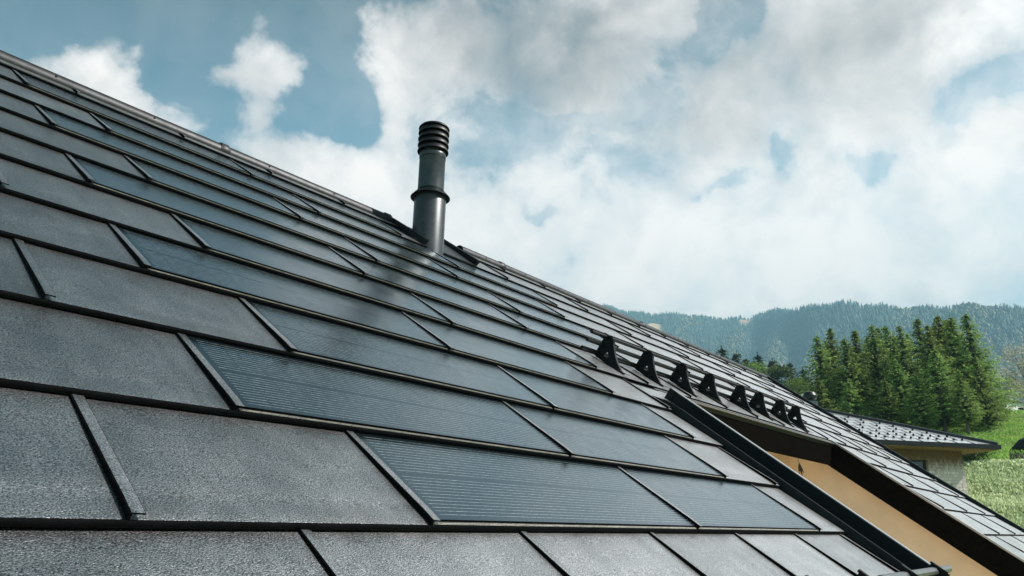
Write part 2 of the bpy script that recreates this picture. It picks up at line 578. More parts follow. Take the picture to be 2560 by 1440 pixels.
s_ = MB(); s_.lathe([(.0, .0), (.008, .0), (.008, .003), (.004, .006), (.0, .006)], 8)
SCREW = s_.mesh('screw', BLACK)
for (a, b) in ((-1.6, 2.42), (2.40, 4.02), (4.95, 5.62), (5.60, 8.6), (8.58, 11.0), (10.98, 13.08)):
    mb = MB(); mb.sweep([cap_ring(a + .0), cap_ring(b)])
    mb.sweep([cap_ring(b - .075, .003), cap_ring(b - .065, .0075), cap_ring(b - .01, .0075), cap_ring(b, .003)])
    rc = obj('ridge_cap', mb.mesh('ridge_cap', capm, smooth=True), house, ROOF)
    u = a + .35
    while u < b - .1:
        obj('screw', SCREW, rc, frame(u, 4.340, .0445))
        u += .62
mb = MB()
mb.box((4.02, 4.33, -.01), (4.95, 4.45, .016))
obj('ridge_flashing', mb.mesh('ridge_flashing', TRIM), house, ROOF)
mb = MB()   # thin folded strip under the ridge
mb.box((-1.6, 4.284, .004), (4.0, 4.294, .0165)); mb.box((4.98, 4.284, .004), (12.95, 4.294, .0165))
obj('ridge_strip', mb.mesh('ridge_strip', LIGHTEDGE), house, ROOF)

# flue pipe
PU, PV = 4.160, 3.90
pc = W(PU, PV)
PM = Matrix.Translation(Vector(pc))
mb = MB()
mb.lathe([(.142, -.35), (.142, .470), (.1405, .474), (.06, .474)], 64)
pipe = obj('flue_pipe', mb.mesh('flue_pipe', PIPE, smooth=True), house, PM)
mb = MB(); mb.tube([(.1425 * math.cos(-.35), .1425 * math.sin(-.35), -.35), (.1425 * math.cos(-.35), .1425 * math.sin(-.35), .46)], .0018, 6)
obj('pipe_seam', mb.mesh('pipe_seam', PIPE), pipe, PM)
mb = MB()
mb.lathe([(.05, .47), (.118, .470), (.118, .845), (.121, .850), (.1225, .875), (.119, .897), (.112, .905), (.110, .96), (.05, .96)], 64)
obj('upper_pipe', mb.mesh('upper_pipe', PIPE, smooth=True), pipe, PM)
mb = MB(); mb.lathe([(.1185, .838), (.1195, .841), (.1195, .847), (.1185, .850)], 48)
obj('joint_ring', mb.mesh('joint_ring', BLACK), pipe, PM)
mb = MB()
mb.lathe([(.119, .500), (.125, .506), (.150, .492), (.176, .462), (.1775, .458), (.174, .459), (.148, .487), (.124, .497)], 64, caps=False)
mb.lathe([(.119, .505), (.1215, .530), (.119, .531)], 48, caps=False)
obj('rain_collar', mb.mesh('rain_collar', TRIM, smooth=True), pipe, PM)
mb = MB()
for k in range(4):
    z = .915 + k * .062
    mb.lathe([(.108, z + .052), (.128, z + .040), (.141, z + .012), (.1425, z + .002), (.1415, z - .003), (.139, z + .004), (.125, z + .030), (.105, z + .044)], 64, caps=False)
mb.lathe([(.142, 1.150), (.141, 1.156), (.128, 1.172), (.07, 1.184), (.0, 1.186)], 64, caps=False)
mb.lathe([(.100, .93), (.100, 1.16)], 40, caps=False)
obj('cowl', mb.mesh('cowl', COWL, smooth=True), pipe, PM)
mb = MB()
for dx in (-.018, .006): mb.tube([(dx, .0, 1.183), (dx - .004, 0, 1.200)], .002, 5)
obj('cowl_stud', mb.mesh('cowl_stud', BLACK), pipe, PM)
# flashing plate and folded side strips round the pipe
mb = MB(); mb.box((4.02, 3.79, .0175), (4.71, 4.30, .020))
obj('flashing_plate', mb.mesh('flashing_plate', METAL), house, ROOF)
for u, v0, v1 in ((4.02, 3.80, 4.36), (4.685, 3.80, 4.40)):
    mb = MB()
    lo = [(u, v0, .012), (u + .022, v0, .012), (u + .03, v1, .012), (u, v1, .012)]
    hi = [(u - .006, v0 - .012, .072), (u + .03, v0 - .012, .074), (u + .032, v1, .050), (u, v1, .050)]
    mb.hexa(lo, hi)
    obj('flashing_strip', mb.mesh('flashing_strip', TRIM), house, ROOF)


# snow guards -------------------------------------------------------------
def bracket_mesh():
    outl = [(0.002, .190), (-.035, .189), (-.072, .191), (-.081, .184), (-.103, .149), (-.152, .097), (-.207, .055), (-.268, .022), (-.300, .016),
            (-.302, .006), (-.245, .004), (-.125, .004), (-.022, .004), (0.0, .010)]
    # hook for the top tube is open at the back
    back = [(0.0, .056), (0.0, .139), (0.0, .165)]
    pts = outl + back
    hole = [(-.086, .064), (-.090, .081), (-.101, .074), (-.123, .057), (-.110, .049), (-.103, .041), (-.094, .045), (-.086, .041), (-.079, .050)]
    t = .0022
    mb = MB()
    import mathutils
    polys = [[Vector((y, z, 0)) for y, z in pts], [Vector((y, z, 0)) for y, z in hole]]
    tri = mathutils.geometry.tessellate_polygon(polys)
    allp = pts + hole
    n = len(allp)
    vs = [(-t, y, z) for y, z in allp] + [(t, y, z) for y, z in allp]
    fs = [(a, b, c) for a, b, c in tri] + [(c + n, b + n, a + n) for a, b, c in tri]
    for lo, k in ((0, len(pts)), (len(pts), len(hole))):
        for i in range(k):
            a, b = lo + i, lo + (i + 1) % k
            fs.append((a, b, b + n, a + n))
    mb.add(vs, fs)
    # folded flange along the curved front edge, and the foot strap
    fr = [(-.081, .184), (-.103, .149), (-.152, .097), (-.207, .055), (-.268, .022), (-.300, .015)]
    mb.sweep([[(-t, y, z), (.020, y, z), (.020, y - .001, z + .0025), (-t, y - .001, z + .0025)] for y, z in fr])
    mb.sweep([[(-.016, y, z), (.016, y, z), (.016, y, z + .003), (-.016, y, z + .003)] for y, z in ((.01, .0195), (-.1, .0195), (-.25, .0195), (-.31, .0225), (-.345, .030))])
    mb.box((-.02, -.045, .182), (.004, .004, .1915))
    return mb.mesh('bracket', BLACK)


BRK = bracket_mesh()


NTUBE = plain('grey_tube_coat', (.30, .30, .31), .35, .1, 12, metal=.8)


def snow_guard(us, v, tubes, label):
    M_ = frame(us[0], v, 0)
    root = bpy.data.objects.new('snow_guard', None)
    put(root, M_, house); root['label'] = label
    for u in us: obj('bracket', BRK, root, frame(u, v, .002))
    for (nn_, dv, a, b, r) in tubes:
        mb = MB()
        if r > 0: mb.tube([(a, v + dv, nn_), (b, v + dv, nn_)], r, 14)
        else:
            r = -r
            mb.tube([(a, v + dv, nn_), (b, v + dv, nn_)], r, 8)
        obj('tube', mb.mesh('tube', TUBEM if r < .015 else NTUBE, smooth=True), root, ROOF)


snow_guard([4.5, 5.08, 5.66, 6.20, 6.89, 7.36, 7.95, 8.43], 2.045,
           [(.173, -.026, 4.29, 8.56, .0135), (.107, -.026, 4.29, 8.56, .0135), (.040, -.018, 4.29, 8.56, .0135)], 'black snow guard of three tubes above the balcony cut')
snow_guard([2.42, 2.98, 3.61, 4.18], -.448, [(.163, -.030, 3.2, 4.50, -.0185)], 'black snow guard at the lower eave')

# dry leaf on a thread below the lintel
lp = HZ(7.86, .0, zsl)
leaf = thing('dry_leaf', lp, 'small dry brown leaf hanging on a thread from the dark lintel above the ochre balcony', 'leaf')
mb = MB(); mb.tube([(0, 0, 0.0), (.005, 0, -.03), (.012, .0, -.062)], .0022, 6)
obj('stalk', mb.mesh('stalk', BLACK), leaf, WM[leaf])
LB = plain('dead_leaf', (.035, .026, .012), .7, .4, 60)
for (dx, dz, wd, ln, tilt) in ((.010, -.055, .016, .135, .16), (.012, -.06, .012, .105, .38), (.008, -.06, .010, .11, -.06)):
    mb = MB()
    rings = []
    for t in (0, .2, .5, .8, 1.0):
        ww = wd * math.sin(math.pi * min(.97, max(.06, t ** .75)))
        cx, cz = dx + math.sin(tilt) * ln * t, dz - math.cos(tilt) * ln * t
        rings.append([(cx - ww, .003 * t, cz), (cx, -.006, cz), (cx + ww, .004, cz), (cx, .004, cz)])
    mb.sweep(rings)
    obj('blade', mb.mesh('blade', LB), leaf, WM[leaf])

# ------------------------------------------------------------------ terrain
SD = np.array([math.sin(R_(33)), math.cos(R_(33))])
PS = [-300, -60, -5, 5, 12, 20, 28, 32, 38, 60, 85, 110, 150, 260, 400]
PZ = [-12, -9, -4.9, -4.3, -3.4, -1.6, 0.0, .9, 2.8, 6.9, 11.1, 14.0, 13.0, 0, -4]


def ground_z(x, y):
    s = x * SD[0] + y * SD[1]
    z = np.interp(s, PS, PZ)
    z = z + .10 * np.sin(x * .55 + 1) * np.sin(y * .47) + .06 * np.sin(x * 1.7 + y * 1.3)
    return z + CZ


def polar(name, rs, azs, zf, mat):
    A, Rr = np.meshgrid(azs, rs)
    X, Y = Rr * np.sin(A), Rr * np.cos(A)
    Z = zf(X, Y, Rr, A)
    v = np.stack([X, Y, Z], -1).reshape(-1, 3)
    n, k = len(rs), len(azs)
    i, j = np.meshgrid(np.arange(n - 1), np.arange(k - 1), indexing='ij')
    a = (i * k + j).ravel()
    f = np.stack([a, a + 1, a + k + 1, a + k], -1)[:, ::-1]
    me = np_mesh(name, v, f, mat)
    me.shade_smooth()
    return obj(name, me)


def mat_meadow():
    m, g, b = newmat('meadow_grass')
    tc = g.n('ShaderNodeTexCoord')
    v = tc.outputs['Object']
    n1 = g.noise(v, .35, 5, .65); n2 = g.noise(v, 5.0, 4, .7); n3 = g.noise(g.vm('MULTIPLY', v, (1, 1, .4)), 24.0, 2, .7)
    c = g.mix(g.ramp(n1, .35, .65), (.25, .38, .11, 1), (.38, .47, .19, 1))
    c = g.mix(g.m('MULTIPLY', g.ramp(n2, .42, .7), .6), c, (.50, .56, .30, 1))
    c = g.mix(g.m('MULTIPLY', g.ramp(n3, .5, .75), .5), c, (.17, .27, .075, 1))
    g.set(b.inputs['Base Color'], c)
    b.inputs['Roughness'].default_value = .9
    b.inputs['Specular IOR Level'].default_value = .1
    bp = g.n('ShaderNodeBump', ins={'Strength': 1.0, 'Distance': .25, 'Height': g.m('ADD', n2, g.m('MULTIPLY', n3, .5))})
    g.set(b.inputs['Normal'], bp.outputs[0])
    return m


MEADOW = mat_meadow()
rs = np.concatenate([np.linspace(.3, 20, 30), np.linspace(21, 130, 120), np.linspace(135, 420, 50)])
tag(polar('meadow', rs, np.linspace(-math.pi, math.pi, 361), lambda X, Y, r, a: ground_z(X, Y), MEADOW), kind='structure')

# distant wooded hills
RP = [(-900, 800), (600, 800), (1300, 752), (1500, 770), (1560, 778), (1640, 786), (1700, 792), (1790, 794), (1868, 800), (1900, 788), (1960, 774), (2050, 766), (2120, 762), (2210, 765), (2290, 776),
      (2370, 774), (2440, 762), (2500, 768), (2560, 778), (2700, 790), (3300, 830)]
RA = [look(x, 720 if x < 0 or x > 2600 else y)[0] for x, y in RP]
RT = [math.tan(look(min(max(x, 0), 2560), y)[2]) if x >= 0 else .26 for x, y in RP]
RD, R0 = 2050.0, 700.0


def ridge_tan(a):
    return np.interp(a, RA, RT) + .002 * np.sin(a * 61) + .0015 * np.sin(a * 143 + 1)


def ridge_d(a):
    return RD + 160 * np.sin(a * 5 + .5) - 350 / (1 + np.exp(-(a - .37) * 60))


def hill_z(X, Y, r, a):
    D = ridge_d(a)
    top = ridge_tan(a) * D - 3
    t = np.clip((r - R0) / (D - R0), 0, 1)
    z = top * (.30 * t + .70 * t ** 1.9) + 30 * np.sin(a * 40 + r * .004) * np.sin(math.pi * t) + 16 * np.sin(a * 93 - r * .007) * np.sin(math.pi * t)
    back = np.clip((r - D) / 700, 0, 1)
    z = z * (1 - .6 * back * back) 
    return z + CZ - 6 * (1 - t)


def mat_hill():
    m, g, b = newmat('hill_floor')
    tc = g.n('ShaderNodeTexCoord')
    n = g.noise(tc.outputs['Object'], .02, 5, .6)
    g.set(b.inputs['Base Color'], g.mix(g.ramp(n, .35, .65), (.03, .05, .02, 1), (.06, .08, .03, 1)))
    b.inputs['Roughness'].default_value = .95
    pos = g.n('ShaderNodeSeparateXYZ', ins={0: tc.outputs['Object']})
    return m, g, b


mh, gh, bh = mat_hill()
# open hay meadows near the top of the hill (pixel -> bearing, distance)
CLEAR = []
for (x, y, w, dr) in ((1640, 824, 22, 40), (1866, 806, 18, 45)):
    a, t, e = look(x, y)
    rr = np.linspace(900, 2300, 600)
    zz = hill_z(0, 0, rr, np.full(600, a)) - CZ
    k = np.argmax(zz / rr > t) if (zz / rr > t).any() else np.argmax(zz / rr)
    CLEAR.append((a, rr[k], w / FPX, dr))
tcn = gh.n('ShaderNodeTexCoord')
prev = bh.inputs['Base Color'].links[0].from_socket
for (a, r, wa, dr) in CLEAR:
    cx, cy = r * math.sin(a), r * math.cos(a)
    d = gh.vm('SUBTRACT', tcn.outputs['Object'], (cx, cy, 0))
    d2 = gh.n('ShaderNodeSeparateXYZ', ins={0: d})
    t1 = gh.m('DIVIDE', gh.m('ADD', gh.m('MULTIPLY', d2.outputs[0], math.cos(a)), gh.m('MULTIPLY', d2.outputs[1], -math.sin(a))), wa * r)
    t2 = gh.m('DIVIDE', gh.m('ADD', gh.m('MULTIPLY', d2.outputs[0], math.sin(a)), gh.m('MULTIPLY', d2.outputs[1], math.cos(a))), dr)
    q = gh.m('ADD', gh.m('MULTIPLY', t1, t1), gh.m('MULTIPLY', t2, t2))
    prev = gh.mix(gh.ramp(q, 1.3, .8), prev, (.62, .46, .26, 1))
gh.set(bh.inputs['Base Color'], prev)
tag(polar('hills', np.concatenate([np.linspace(400, R0, 8), np.linspace(R0 + 20, 2900, 110)]), np.linspace(R_(-100), R_(110), 320), hill_z, mh), kind='structure')


def forest():
    a0, a1 = R_(2), R_(46)
    n = 60000
    a = RN.uniform(a0, a1, n)
    r = np.sqrt(RN.uniform(950 ** 2, 2250 ** 2, n))
    D = ridge_d(a)
    ok = r < D + 40
    for (ca, cr, wa, dr) in CLEAR:
        ok &= (((a - ca) / wa) ** 2 + ((r - cr) / dr) ** 2) > 1
    a, r = a[ok], r[ok]
    x, y = r * np.sin(a), r * np.cos(a)
    z = hill_z(x, y, r, a)
    t = z - CZ
    frac = np.clip(t / (ridge_tan(a) * ridge_d(a)), 0, 1)
    cl = np.sin(a * 31 + r * .006) + np.sin(a * 77 - r * .011) + RN.normal(0, .6, len(a))
    right = np.clip((a - .50) / .12, 0, 1)
    dec = cl + right * 1.1 > np.where(frac > .80, 2.0 - .9 * right, np.where(frac > .60, 1.0, .1))
    V, F, C = [], [], []
    base = 0
    # conifers: three ragged tiers
    i = np.where(~dec)[0]
    k = 6
    H = RN.uniform(8, 16, len(i)); Rr = H * RN.uniform(.17, .25, len(i)); ph = RN.uniform(0, 6.28, len(i))
    col = np.array([.036, .085, .062]) * RN.uniform(.6, 1.5, (len(i), 1)) + RN.uniform(0, .012, (len(i), 3))
    for (zb, zt, rf) in ((.04, .55, 1.0), (.34, .80, .72), (.62, 1.0, .42)):
        ang = ph[:, None] + np.arange(k)[None] * 2 * math.pi / k
        rr = Rr[:, None] * rf * RN.uniform(.7, 1.2, (len(i), k))
        ring = np.stack([x[i][:, None] + rr * np.cos(ang), y[i][:, None] + rr * np.sin(ang), (z[i] + H * zb)[:, None] + RN.uniform(-1, .6, (len(i), k))], -1)
        tip = np.stack([x[i], y[i], z[i] + H * zt], -1)[:, None]
        vv = np.concatenate([ring, tip], 1)
        b = base + np.arange(len(i))[:, None] * (k + 1)
        f = np.stack([b + np.arange(k), b + (np.arange(k) + 1) % k, np.repeat(b + k, k, 1)], -1)
        V.append(vv.reshape(-1, 3)); F.append(f.reshape(-1, 3)); C.append(np.repeat(col, k, 0))
        base += len(i) * (k + 1)
    # broadleaf crowns: lumpy little balls
    i = np.where(dec)[0]
    th = np.array([(0, 1)] + [(math.pi / 3, q * 2 * math.pi / 6) for q in range(6)] + [(2 * math.pi / 3, (q + .5) * 2 * math.pi / 6) for q in range(6)])
    sph = np.stack([np.sin(th[:, 0]) * np.cos(th[:, 1]), np.sin(th[:, 0]) * np.sin(th[:, 1]), np.cos(th[:, 0])], -1)
    tri = [(0, 1 + q, 1 + (q + 1) % 6) for q in range(6)] + [(1 + q, 7 + q, 1 + (q + 1) % 6) for q in range(6)] + [(1 + (q + 1) % 6, 7 + q, 7 + (q + 1) % 6) for q in range(6)]
    tri = np.array(tri)
    for rep in range(2):
        rad = RN.uniform(2.6, 4.6, len(i)) * (1 if rep == 0 else .75)
        off = RN.normal(0, 2.2 * rep, (len(i), 3)); off[:, 2] = abs(off[:, 2]) + rad * .9 + 2
        vv = sph[None] * rad[:, None, None] * RN.uniform(.7, 1.25, (len(i), 13, 1)) * np.array([1, 1, 1.25]) + off[:, None]
        vv = vv + np.stack([x[i], y[i], z[i]], -1)[:, None]
        b = base + np.arange(len(i))[:, None, None] * 13
        F.append((b + tri[None]).reshape(-1, 3)); V.append(vv.reshape(-1, 3))
        w = RN.uniform(0, 1, (len(i), 1))
        col = (1 - w) * np.array([.075, .115, .050]) + w * np.array([.20, .145, .065])
        C.append(np.repeat(col * RN.uniform(.7, 1.3, (len(i), 1)), len(tri), 0))
        base += len(i) * 13
    me = np_mesh('forest', np.concatenate(V), np.concatenate(F), mat_foliage('far_forest', 0), np.concatenate(C))
    return tag(obj('forest', me), 'hazy blue-green mixed forest covering the distant hills', 'forest', kind='stuff')


forest()

# ------------------------------------------------------------------ trees
SPR = mat_foliage('spruce_needles', .38)
BRD = mat_foliage('broad_leaves', .35)
BARK = plain('bark', (.16, .13, .10), .9, .4, 6, .01, 20, spec=.1)


def sprays(cent, direc, size, wid, rng):
    """one diamond leaf clump per centre, long axis direc"""
    n = len(cent)
    d = direc / np.linalg.norm(direc, axis=1, keepdims=True)
    q = rng.normal(0, 1, (n, 3)); q[:, 2] += .6
    s = np.cross(d, q); s /= np.linalg.norm(s, axis=1, keepdims=True) + 1e-9
    L, Wd = size[:, None], wid[:, None]
    v = np.stack([cent - d * L * .5, cent + s * Wd, cent + d * L * .5, cent - s * Wd], 1)
    f = np.arange(n * 4).reshape(n, 4)
    return v.reshape(-1, 3), f


def spruce(seed, H=9.0, Rm=1.75, bare=.12, pal=0):
    rng = np.random.default_rng(seed)
    P, D, Sz, Wd, C = [], [], [], [], []
    z = H * bare
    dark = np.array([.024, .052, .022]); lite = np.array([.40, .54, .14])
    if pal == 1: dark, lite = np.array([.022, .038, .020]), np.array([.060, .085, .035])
    while z < H * .985:
        t = z / H
        rr = Rm * (1 - t) ** .88 * min(1, .45 + (t - bare) * 4)
        nb = int(10 + 7 * (1 - t))
        for k in range(nb):
            a = rng.uniform(0, 6.283)
            L = rr * rng.uniform(.55, 1.15) + .10
            droop = rng.uniform(.10, .42) * (1 - .7 * t)
            ns = max(4, int(L / .085))
            tt = (np.arange(ns) + rng.uniform(.2, 1, ns)) / ns
            rad = L * tt
            zz = z + rng.uniform(-.12, .12) - droop * rad + .22 * rad * rad / max(L, .3) * (.6 + .4 * t)
            c = np.stack([rad * math.cos(a), rad * math.sin(a), zz], -1) + rng.normal(0, .045, (ns, 3))
            sg = rng.choice([-1, 1], ns)
            ang = a + sg * rng.uniform(.2, 1.25, ns)
            d = np.stack([np.cos(ang), np.sin(ang), rng.uniform(-1.1, .2, ns)], -1)
            P.append(c); D.append(d)
            Sz.append(rng.uniform(.20, .40, ns) * (.75 + .35 * (1 - t))); Wd.append(rng.uniform(.026, .058, ns))
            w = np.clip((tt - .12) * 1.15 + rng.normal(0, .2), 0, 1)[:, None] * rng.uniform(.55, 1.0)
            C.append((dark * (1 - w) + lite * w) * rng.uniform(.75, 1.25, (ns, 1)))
        z += rng.uniform(.16, .27) * (1.0 if t < .7 else .75)
    # leader
    P.append(np.array([[0, 0, H * .985], [0, 0, H * 1.01]])); D.append(np.array([[0, .05, 1.], [.05, 0, 1.]])); Sz.append(np.array([.4, .4])); Wd.append(np.array([.05, .04])); C.append(np.array([lite, lite]) * .8)
    P, D, Sz, Wd, C = map(np.concatenate, (P, D, Sz, Wd, C))
    v, f = sprays(P, D, Sz, Wd, rng)
    crown = np_mesh('crown', v, f, SPR, C)
    mb = MB(); mb.tube([(0, 0, -.6), (0, 0, H * .3), (.02, 0, H * .7), (0, 0, H)], [.17, .13, .07, .012], 8)
    return mb.mesh('trunk', BARK, smooth=True), crown


def broadleaf(seed, H=8.0, Rm=3.0, dark=(.06, .11, .022), lite=(.25, .36, .06), n=5200, lf=.26, bare=.15, mat=None):
    rng = np.random.default_rng(seed)
    mb = MB()
    mb.tube([(0, 0, -.5), (.05, 0, H * .25), (0, .08, H * .55), (.05, 0, H * .85)], [.2, .15, .09, .02], 8)
    nb = 26
    cs = []
    for k in range(nb):
        a = rng.uniform(0, 6.283); t = rng.uniform(0, 1)
        hz = H * (bare + (1 - bare) * (.10 + .85 * t))
        r = Rm * math.sqrt(max(.05, 1 - (2 * (.12 + .80 * t) - .85) ** 2)) * rng.uniform(.35, .88)
        c = np.array([r * math.cos(a), r * math.sin(a), hz])
        mb.tube([(0, 0, hz * .55), tuple(c * np.array([.5, .5, .85])), tuple(c)], [.06, .035, .012], 5)
        cs.append((c, Rm * rng.uniform(.22, .40)))
    P, D, Sz, Wd, C = [], [], [], [], []
    for c, r in cs:
        m = n // nb
        q = rng.normal(0, 1, (m, 3)); q /= np.linalg.norm(q, axis=1, keepdims=True)
        q *= (rng.uniform(.25, 1.0, (m, 1)) ** .5) * r * rng.uniform(.8, 1.2, (m, 1))
        q[:, 2] *= .8
        P.append(c + q); D.append(rng.normal(0, 1, (m, 3)))
        Sz.append(rng.uniform(.7, 1.3, m) * lf); Wd.append(rng.uniform(.25, .45, m) * lf)
        w = np.clip(rng.uniform(.1, .9) + rng.normal(0, .25, (m, 1)), 0, 1)
        C.append(np.array(dark) * (1 - w) + np.array(lite) * w)
    P, D, Sz, Wd, C = map(np.concatenate, (P, D, Sz, Wd, C))
    v, f = sprays(P, D, Sz, Wd, rng)
    return mb.mesh('trunk', BARK, smooth=True), np_mesh('crown', v, f, mat or BRD, C)


def plant(name, me, px, py_top, dist, h0, label, cat, group, rot, bury=0.0, sx=1.0):
    """tree whose top stands in the direction of (px, py_top) at a level distance"""
    a, t, e = look(px, py_top)
    x, y = dist * math.sin(a), dist * math.cos(a)
    zb = float(ground_z(np.array(x), np.array(y))) - bury
    H = CZ + t * dist - zb
    s = H / h0
    o = bpy.data.objects.new(name, None)
    put(o, Matrix.Translation((x, y, zb)) @ Matrix.Rotation(rot, 4, 'Z') @ Matrix.Diagonal((s * sx, s * sx, s, 1)))
    tag(o, label, cat, group)
    obj('trunk', me[0], o, WM[o]); obj('crown', me[1], o, WM[o])
    return o


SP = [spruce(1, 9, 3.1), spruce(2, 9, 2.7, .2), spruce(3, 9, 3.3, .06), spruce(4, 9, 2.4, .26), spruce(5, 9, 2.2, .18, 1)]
G1 = 'spruces of the dense clump behind the neighbouring house'
clump = [
    (2043, 838, 60, 0, 1.0, 'slim spruce at the left end of the dense clump, rising beside the small dark chimney'),
    (2077, 828, 62, 1, 1.05, 'pointed spruce just right of the one at the left end of the clump'),
    (2112, 850, 59, 3, 1.1, 'shorter spruce with a bare pale trunk in the left part of the clump'),
    (2138, 828, 64, 1, 1.1, 'dark spruce above the bare pale trunks in the left part of the clump'),
    (2172, 814, 61, 0, 1.05, 'broad spruce with light green tips left of the middle of the clump'),
    (2193, 820, 66, 1, 1.0, 'narrow spruce top squeezed between two broader spruces left of the middle'),
    (2218, 810, 62, 3, 1.15, 'spruce with bare lower trunk directly left of the middle of the clump'),
    (2246, 816, 60, 0, 1.0, 'spruce in the very middle of the clump with a slightly lower top'),
    (2286, 797, 63, 2, .95, 'tall spruce right of the middle of the clump, first of the high tops'),
    (2318, 812, 58, 1, 1.05, 'front spruce with sunlit branches between the high tops of the clump'),
    (2349, 789, 64, 0, 1.05, 'second of the high tops right of the middle of the clump'),
    (2377, 788, 62, 3, 1.15, 'highest spruce of the clump, left neighbour of the broad one at its right edge'),
    (2408, 790, 60, 2, 1.0, 'big spruce with wide layered branches forming the right edge of the clump'),
    (2330, 880, 55, 0, 1.2, 'low young spruce in front of the high tops, above the neighbouring roof'),
    (2440, 900, 57, 2, .95, 'shorter spruce filling the lower right edge of the clump'),
    (2240, 900, 56, 1, 1.25, 'low dark spruce in front of the middle of the clump'),
    (2395, 930, 54, 1, 1.25, 'lowest front spruce near the right edge of the clump, above the roof hip'),
]
GAPS = ['between the two tops at the left end', 'behind the bare pale trunks', 'behind the broad light-tipped spruce', 'behind the middle of the clump', 'just left of the first high top', 'between the first and second high tops',
        'directly behind the highest spruce', 'behind the big right-edge spruce', 'at the far left bottom by the small dark chimney', 'low in front of the bare pale trunks', 'low in front of the first high top', 'low between the middle and the roof hip']
for k, (px, py, d, ww) in enumerate([(2060, 862, 68, 1.1), (2122, 858, 69, 1.2), (2160, 846, 70, 1.1), (2232, 838, 70, 1.25), (2268, 832, 69, 1.15), (2332, 818, 71, 1.2), (2364, 806, 70, 1.2), (2428, 846, 68, 1.1),
                                     (2040, 950, 57, 1.5), (2120, 960, 55, 1.5), (2290, 945, 54, 1.5), (2205, 955, 55, 1.5)]):
    clump.append((px, py, d, (k * 2 + 1) % 4, ww, 'darker spruce filling the gap ' + GAPS[k]))
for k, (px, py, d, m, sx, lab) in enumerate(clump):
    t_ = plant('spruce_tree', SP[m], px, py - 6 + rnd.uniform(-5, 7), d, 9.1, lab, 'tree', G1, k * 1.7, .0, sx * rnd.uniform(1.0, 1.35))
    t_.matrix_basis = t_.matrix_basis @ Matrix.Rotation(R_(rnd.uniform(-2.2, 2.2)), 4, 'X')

BL = [broadleaf(21, 8, 3.0), broadleaf(22, 8, 2.6, (.05, .09, .028), (.16, .23, .06)), broadleaf(23, 8, 3.2, (.07, .13, .02), (.32, .44, .07)),
      broadleaf(24, 8, 2.9, (.40, .38, .30), (.72, .69, .55), 4200, .2), broadleaf(25, 2.2, 1.6, (.02, .045, .012), (.07, .12, .03), 4000, .12, .0)]
G2 = 'trees showing above the far end of the roof'
mids = [
    ('spruce_tree', 4, 1770, 876, 150, 1.3, 'small dark conifer first to emerge above the ridge left of all other trees'),
    ('spruce_tree', 4, 1803, 866, 150, 1.2, 'tallest dark conifer above the ridge in the left group'),
    ('spruce_tree', 4, 1840, 879, 148, 1.4, 'bushy dark conifer directly right of the tallest one above the ridge'),
    ('spruce_tree', 4, 1864, 893, 155, 1.2, 'thin dark conifer half hidden above the bright green tree'),
    ('spruce_tree', 4, 1893, 883, 150, 1.1, 'pointed dark conifer rising behind the bright green tree'),
    ('spruce_tree', 4, 1930, 897, 152, 1.5, 'dull brown-green conifer behind the round grey-green tree'),
    ('spruce_tree', 4, 1974, 904, 150, 1.2, 'dark conifer standing right of the round grey-green tree'),
    ('spruce_tree', 4, 2006, 920, 150, 1.2, 'last dark conifer before the dense spruce clump'),
    ('broadleaf_tree', 2, 1884, 914, 130, .9, 'bright yellow-green tree just above the ridge'),
    ('broadleaf_tree', 1, 1950, 920, 125, .95, 'large round grey-green tree in the middle of the group above the roof'),
    ('broadleaf_tree', 0, 1990, 945, 118, .8, 'fresh green tree between the round grey-green tree and the spruce clump'),
    ('broadleaf_tree', 2, 2012, 958, 108, .75, 'lowest fresh green tree beside the small dark chimney'),
]
for k, (nm, m, px, py, d, sx, lab) in enumerate(mids):
    if nm == 'spruce_tree': plant(nm, SP[m], px, py, d, 9.1, lab, 'tree', G2, k * 2.1, 0, sx * 1.3)
    else: plant(nm, BL[m], px, py, d, 8.0, lab, 'tree', G2, k * 2.1, 0, sx * 1.2)
plant('broadleaf_tree', BL[3], 2548, 850, 120, 8.0, 'pale grey-blooming bare-looking tree at the right edge of the photo', 'tree', None, .5, 0, .9)
plant('broadleaf_tree', BL[2], 2487, 985, 62, 8.0, 'bright green broadleaf bush beside the white house at the foot of the spruces', 'bush', None, 2.2, 0, .85)
plant('bush', BL[4], 2430, 1108, 39, 2.2, 'dark shaded bush at the wall corner under the neighbouring eave', 'bush', None, 1, .1, 1.5)

# grass tufts on the slope that can be seen
def grass():
    rng = np.random.default_rng(5)
    n = 90000
    a = R_(33) + rng.uniform(-.10, .10, n); r = 20 + 75 * rng.uniform(0, 1, n) ** 1.5
    x, y = r * np.sin(a), r * np.cos(a)
    z = ground_z(x, y)
    h = rng.uniform(.06, .17, n)
    d = np.stack([rng.normal(0, .35, n), rng.normal(0, .35, n), np.ones(n)], -1)
    c = np.stack([x, y, z + h * .45], -1)
    v, f = sprays(c, d, h, rng.uniform(.02, .05, n), rng)
    pat = np.sin(x * .8) * np.sin(y * .7 + 1) + rng.normal(0, .5, n)
    w = np.clip(.5 + .35 * pat, 0, 1)[:, None]
    near = (r < 39)[:, None]
    lo = np.where(near, np.array([[.40, .49, .24]]), np.array([[.20, .36, .07]]))
    hi = np.where(near, np.array([[.68, .75, .47]]), np.array([[.40, .58, .13]]))
    col = (lo * (1 - w) + hi * w) * rng.uniform(.7, 1.2, (n, 1))
    me = np_mesh('grass', v, f, mat_foliage('grass_blades', .5), col)
    tag(obj('grass', me), 'tall light green meadow grass on the slope behind the neighbouring house', 'grass', kind='stuff')


grass()

